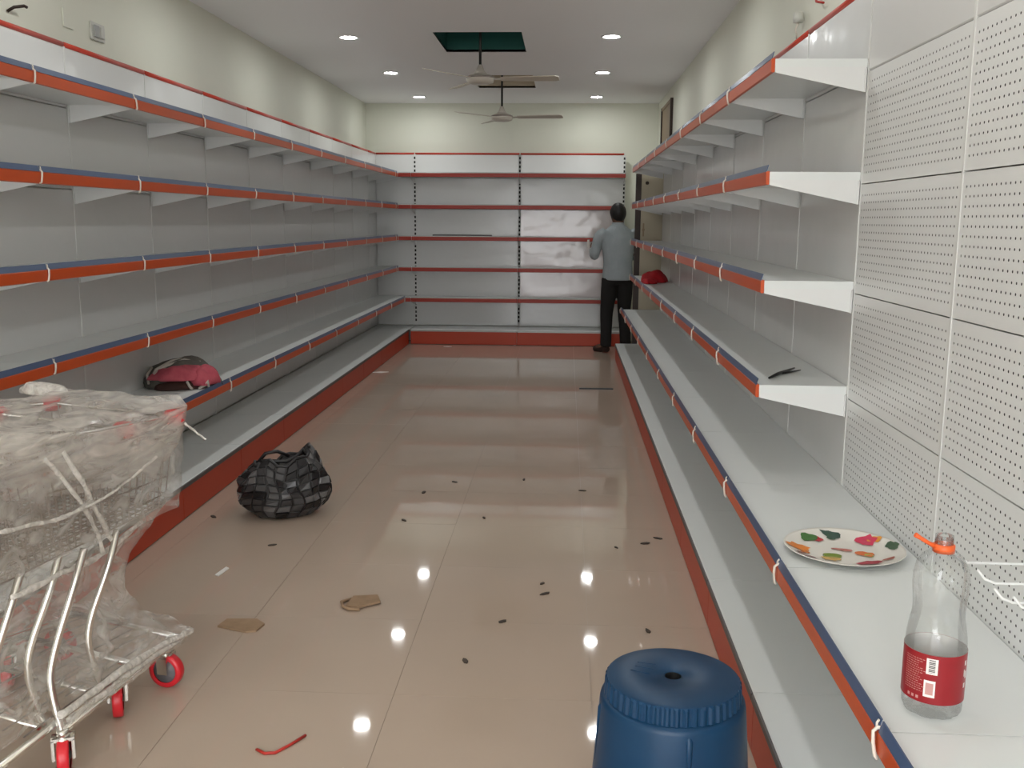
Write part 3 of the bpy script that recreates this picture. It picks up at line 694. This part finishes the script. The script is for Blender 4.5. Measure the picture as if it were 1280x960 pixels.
    for s in (lambda p: p, mir): part('handle_bracket', MB().tube([s((.10, -.86, .96)), s((.10, -.90, 1.0))], .010, 8), M['grey_pl'], t)
    return t
def bevel_box(p):
    x, y, z = p; s = .032
    return MB().lathe([(0, -.026), (s*.7, -.026), (s, -.014), (s, .012), (s*.7, .020), (0, .020)], 12, (x, y, z))
trolley('front shopping trolley of the nested pair, wrapped in film, beside the left plinth', (-1.243, 3.0, 0), (math.radians(102), math.radians(44)))
trolley('rear shopping trolley of the nested pair, nearest the camera', (-1.315, 2.800, 0), (math.radians(44), math.radians(44)))

# stretch film around both baskets: real thin sheets, wrinkled
from mathutils import noise as mn
fr_ = thing('stretch_film', 'crumpled clear stretch film wrapped around the nested trolleys', 'plastic film', (-1.243, 3.0, 0), TA)
def wr(p, a, s=9):
    v = Vector(p); return v+Vector(mn.noise_vector(v*s))*a+Vector(mn.noise_vector(v*s*3.1+Vector((3, 1, 7))))*a*.45
def sheet(name, m, f, nu, nv, a, closed=False, s=9):
    vs = [wr(f(i/nu, j/nv), a, s) for j in range(nv+1) for i in range(nu+(0 if closed else 1))]; k = nu if closed else nu+1
    fs = [(j*k+i, j*k+(i+1) % k, (j+1)*k+(i+1) % k, (j+1)*k+i) for j in range(nv) for i in range(nu)]
    return part(name, MB().add(vs, fs, True), M[m], fr_)
YR_ = -1.06
def outline(t, grow, zf):
    """closed loop round both baskets; t 0..1"""
    pts = [(0+grow, 0+grow), (.05+grow, -.5), (.11+grow, YR_-grow), (2*CX-.11-grow, YR_-grow), (2*CX-.05-grow, -.5), (2*CX-grow, grow), (0+grow, grow)]
    L = [math.dist(pts[i], pts[i+1]) for i in range(6)]; d = t*sum(L)
    for i in range(6):
        if d <= L[i] or i == 5: f = min(d/L[i], 1); return pts[i][0]+(pts[i+1][0]-pts[i][0])*f, pts[i][1]+(pts[i+1][1]-pts[i][1])*f
        d -= L[i]
def side(u, v):
    g = .022-.022*v**2; x, y = outline(u % 1, g, 0)
    z = (.925-.045*min(1, 0)+(-y)*.065*(1-v)) + (.60-.925)*v
    return (x, y, z)
sheet('side_wrap', 'film', side, 130, 26, .010, True)
def side2(u, v):
    x, y = outline(u % 1, .030-.05*v**2, 0); return (x, y, .935+(-y)*.065-.18*v-.03*math.sin(u*17))
sheet('upper_wrap', 'film_top', side2, 130, 14, .008, True)
def topf(u, v):
    y = .02+(YR_-.03-.02)*v; h = .028+.05*(-y); x = h+(2*CX-2*h)*u
    return (x, y, .935+(-y)*.065+.022*math.sin(u*PI)*(1-2*v)-.02*math.sin(v*PI))
sheet('top_cover', 'film_top', topf, 60, 80, .012)
def lower(u, v):
    pt0 = outline(u % 1, -.02, 0); cxm, cym = CX, -.45
    w = 1-.38*math.sin(min(v*1.25, 1)*PI)*.55
    x = cxm+(pt0[0]-cxm)*w; y = cym+(pt0[1]-cym)*(w if pt0[1] < -.5 else 1-.35*math.sin(min(v, 1)*PI))
    return (x, y, .62-.46*v)
sheet('lower_wrap', 'film', lower, 110, 36, .022, True, 7)
def skirt(u, v):
    A, C = Vector((-.005, .03, .16)), Vector((.105, -.60, .16)); pts = [A, C, Vector(mir(C)), Vector(mir(A))]
    L = [math.dist(pts[i], pts[(i+1) % 4]) for i in range(4)]; d = (u % 1)*sum(L)
    for i in range(4):
        if d <= L[i] or i == 3: p = pts[i].lerp(pts[(i+1) % 4], min(d/L[i], 1)); break
        d -= L[i]
    p = p.copy(); p.z += .012-.035*v; return p
sheet('chassis_wrap', 'film', skirt, 90, 6, .010, True)
def tray_film(u, v): return (.02+(2*CX-.04)*u, .03-.5*v, .172+.03*math.sin(u*PI))
sheet('tray_wrap', 'film', tray_film, 40, 34, .022, False, 8)
# twisted ropes of film
for pts, r in (([(.075, -.50, .90), (.06, -.42, .78), (.02, -.34, .66), (-.01, -.26, .55)], .007), ([(.07, -.56, .90), (.065, -.47, .78), (.03, -.38, .67), (.0, -.32, .55)], .006),
               ([(.035, -.12, .80), (.05, -.30, .74), (.06, -.42, .72)], .004), ([(.09, -.72, .74), (.07, -.56, .72), (.055, -.44, .72)], .006),
               ([(.11, -.60, .185), (.06, -.36, .19), (.02, -.12, .18), (.0, .03, .165)], .010), ([(.09, -.56, .15), (.05, -.30, .165), (-.01, .0, .15)], .008),
               ([(.09, -.70, .56), (.04, -.50, .55), (-.02, -.28, .54), (-.04, -.12, .58)], .008), 
               ([(.03, .015, .88), (.05, .05, .84), (.075, .06, .82)], .004)):
    pp = [wr(p, .006, 14) for p in smoothpath(pts, 6)]
    part('film_rope', MB().tube(pp, [r*(.75+.5*random.random()) for _ in pp], 7), M['strand'], fr_)
part('film_knot', blob(cloth_fn(-.52, -.05, .945, .09, .05, .035, 2.0, .2)), M['strand'], fr_)

# ------------------------------------------------------------------ the man at the far end
man = thing('person', 'person in a pale blue-grey shirt and black trousers, seen from behind at the back shelves', 'person', (.60, 11.45, 0), math.radians(14))
# joints in local space: +y away from the camera (the way he faces), -x his left
def skinned(name, verts, edges, radii, m, parent, root=0, sub=1):
    me = bpy.data.meshes.new(name); me.from_pydata(verts, edges, []); me.materials.append(m)
    o = obj(name, me, parent); o.modifiers.new('skin', 'SKIN').use_smooth_shade = True
    sv = me.skin_vertices[0].data if me.skin_vertices else None
    if sv is None:
        bpy.context.view_layer.objects.active = o
        bm = bmesh.new(); bm.from_mesh(me); bm.verts.layers.skin.verify(); bm.to_mesh(me); bm.free(); sv = me.skin_vertices[0].data
    for i, r in enumerate(radii): sv[i].radius = r if isinstance(r, tuple) else (r, r); sv[i].use_root = (i == root)
    ss = o.modifiers.new('sub', 'SUBSURF'); ss.levels = sub; ss.render_levels = sub
    return o
V = []; Ed = []; Rd = []
def jv(p, r, par=None):
    V.append(p); Rd.append(r); k = len(V)-1
    if par is not None: Ed.append((par, k))
    return k
pelvis = jv((0, 0, .93), (.15, .11)); waist = jv((0, 0, 1.08), (.13, .10), pelvis); chest = jv((0, .0, 1.27), (.15, .11), waist); nb = jv((0, .02, 1.42), (.07, .07), chest)
neck = jv((0, .03, 1.49), .055, nb); h1 = jv((0, .045, 1.555), (.07, .08), neck); h2 = jv((0, .05, 1.63), (.078, .092), h1); h3 = jv((0, .045, 1.69), (.05, .06), h2)
nose = jv((0, .135, 1.585), .012, h1)
for sx in (-1, 1):
    jv((sx*.08, .035, 1.585), .012, h1)
    hip = jv((sx*.095, 0, .86), .085, pelvis); kx = sx*.115 if sx < 0 else sx*.10; ky = .02 if sx < 0 else .03
    knee = jv((kx, ky, .48), .058, hip); calf = jv((kx*1.05, ky-.02, .33), .052, knee); ank = jv((sx*.13, -.02 if sx < 0 else .04, .09), .036, calf)
    toe = jv((sx*.13+(-.09 if sx < 0 else .02), .10 if sx < 0 else .18, .045), .032, ank)
    sh = jv((sx*.19, .01, 1.385), .062, chest)
    if sx < 0: el, wrp = (-.275, .0, 1.13), (-.25, .20, 1.20)
    else: el, wrp = (.265, -.01, 1.12), (.17, .20, 1.12)
    e_ = jv(el, .045, sh); wr_ = jv(wrp, .028, e_); d = (Vector(wrp)-Vector(el)).normalized()
    pm = Vector(wrp)+d*.05; palm = jv(tuple(pm), (.034, .018), wr_)
    side_ = Vector((0, 0, 1)) if sx < 0 else Vector((0, 0, 1)); inw = Vector((-sx, 0, 0))
    for q, (o_, L) in enumerate(((.028, .075), (.010, .085), (-.009, .08), (-.027, .065))):
        a = pm+d*.035+side_*o_; i1 = jv(tuple(a), .0095, palm); i2 = jv(tuple(a+d*L*.5+inw*.012), .0088, i1); jv(tuple(a+d*L*.75+inw*.04), .0078, i2)
    th = pm-d*.02+side_*.034+inw*.012; t1 = jv(tuple(th), .011, palm); jv(tuple(th+d*.035+side_*.018+inw*.02), .009, t1)
skinned('body', V, Ed, Rd, M['skin'], man)
# clothes as lofted sheets over the body, fused into one surface per garment
def ell(c, rx, ry, n=24, tilt=None):
    return [(c[0]+rx*math.cos(2*PI*k/n), c[1]+ry*math.sin(2*PI*k/n), c[2]) for k in range(n)]
def limb(mb, pts, rad, n=16):
    mb.tube(smoothpath(pts, 4), None or [rad[min(i//4, len(rad)-1)]+(rad[min(i//4+1, len(rad)-1)]-rad[min(i//4, len(rad)-1)])*((i % 4)/4) for i in range((len(pts)-1)*4+1)], n)
def fuse(o, vox, it=4):
    r = o.modifiers.new('fuse', 'REMESH'); r.mode = 'VOXEL'; r.voxel_size = vox; r.use_smooth_shade = True
    s = o.modifiers.new('smooth', 'SMOOTH'); s.factor = .5; s.iterations = it
sh_ = MB().ring_loft([ell((0, .0, .845), .178, .145), ell((0, 0, .92), .178, .142), ell((0, .0, 1.05), .170, .132), ell((0, .0, 1.20), .188, .138), ell((0, .005, 1.32), .205, .138), ell((0, .01, 1.40), .185, .115), ell((0, .02, 1.455), .105, .085), ell((0, .03, 1.49), .070, .072)])
limb(sh_, [(-.15, .01, 1.385), (-.225, .005, 1.34), (-.262, .0, 1.22), (-.278, .0, 1.13), (-.272, .08, 1.15), (-.256, .18, 1.19)], [.070, .068, .058, .054, .048, .040])
limb(sh_, [(.15, .01, 1.385), (.222, .005, 1.34), (.256, -.005, 1.22), (.268, -.01, 1.12), (.24, .07, 1.11), (.18, .17, 1.12)], [.070, .068, .058, .054, .048, .040])
so = part('shirt', sh_, M['shirt'], man); fuse(so, .014)
part('collar', MB().ring_loft([ell((0, .028, 1.475), .074, .076), ell((0, .03, 1.505), .066, .070), ell((0, .03, 1.507), .060, .064), ell((0, .03, 1.47), .062, .066)], cap=False), M['shirt'], man)
tr_ = MB().ring_loft([ell((0, 0, .80), .155, .125), ell((0, 0, .90), .158, .128), ell((0, 0, .97), .15, .12)])
limb(tr_, [(-.09, 0, .87), (-.10, .01, .68), (-.115, .02, .48), (-.122, .0, .28), (-.13, -.02, .07)], [.098, .092, .076, .068, .066])
limb(tr_, [(.09, 0, .87), (.095, .015, .68), (.10, .03, .48), (.115, .03, .28), (.13, .04, .07)], [.098, .092, .076, .068, .066])
to = part('trousers', tr_, M['trousers'], man); fuse(to, .014)
for sx, p in ((-1, [(-.115, -.055, .045), (-.135, .0, .045), (-.175, .06, .040), (-.235, .115, .033)]), (1, [(.128, -.01, .045), (.13, .05, .045), (.14, .12, .040), (.15, .20, .033)])):
    s_ = MB().tube(smoothpath(p, 4), [.030, .036, .040, .040, .040, .041, .042, .042, .042, .042, .040, .036, .026], 14); s_.v = [(x, y, max(z, .003)) for x, y, z in s_.v]
    part('shoe', s_, M['shoe'], man)
def hairf(u, v):
    d = Vector((math.sin(v)*math.cos(u), math.sin(v)*math.sin(u), math.cos(v)))
    z = d.z*.118 if d.z > 0 else d.z*(.115 if d.y < .1 else .02)
    return (d.x*.092*(1+.03*math.sin(9*u)), .035+d.y*.108, 1.615+z)
part('hair', blob(hairf, 32, 18), M['hair'], man)
tag(part('paper_sheet', MB().prism([(-.03, -.04), (.03, -.05), (.035, .05), (-.025, .055)], -.001, .001, 'x'), M['paper'], None, (.262, 11.70, 1.25), .4), 'small white paper held in the hand of the standing man', 'paper')
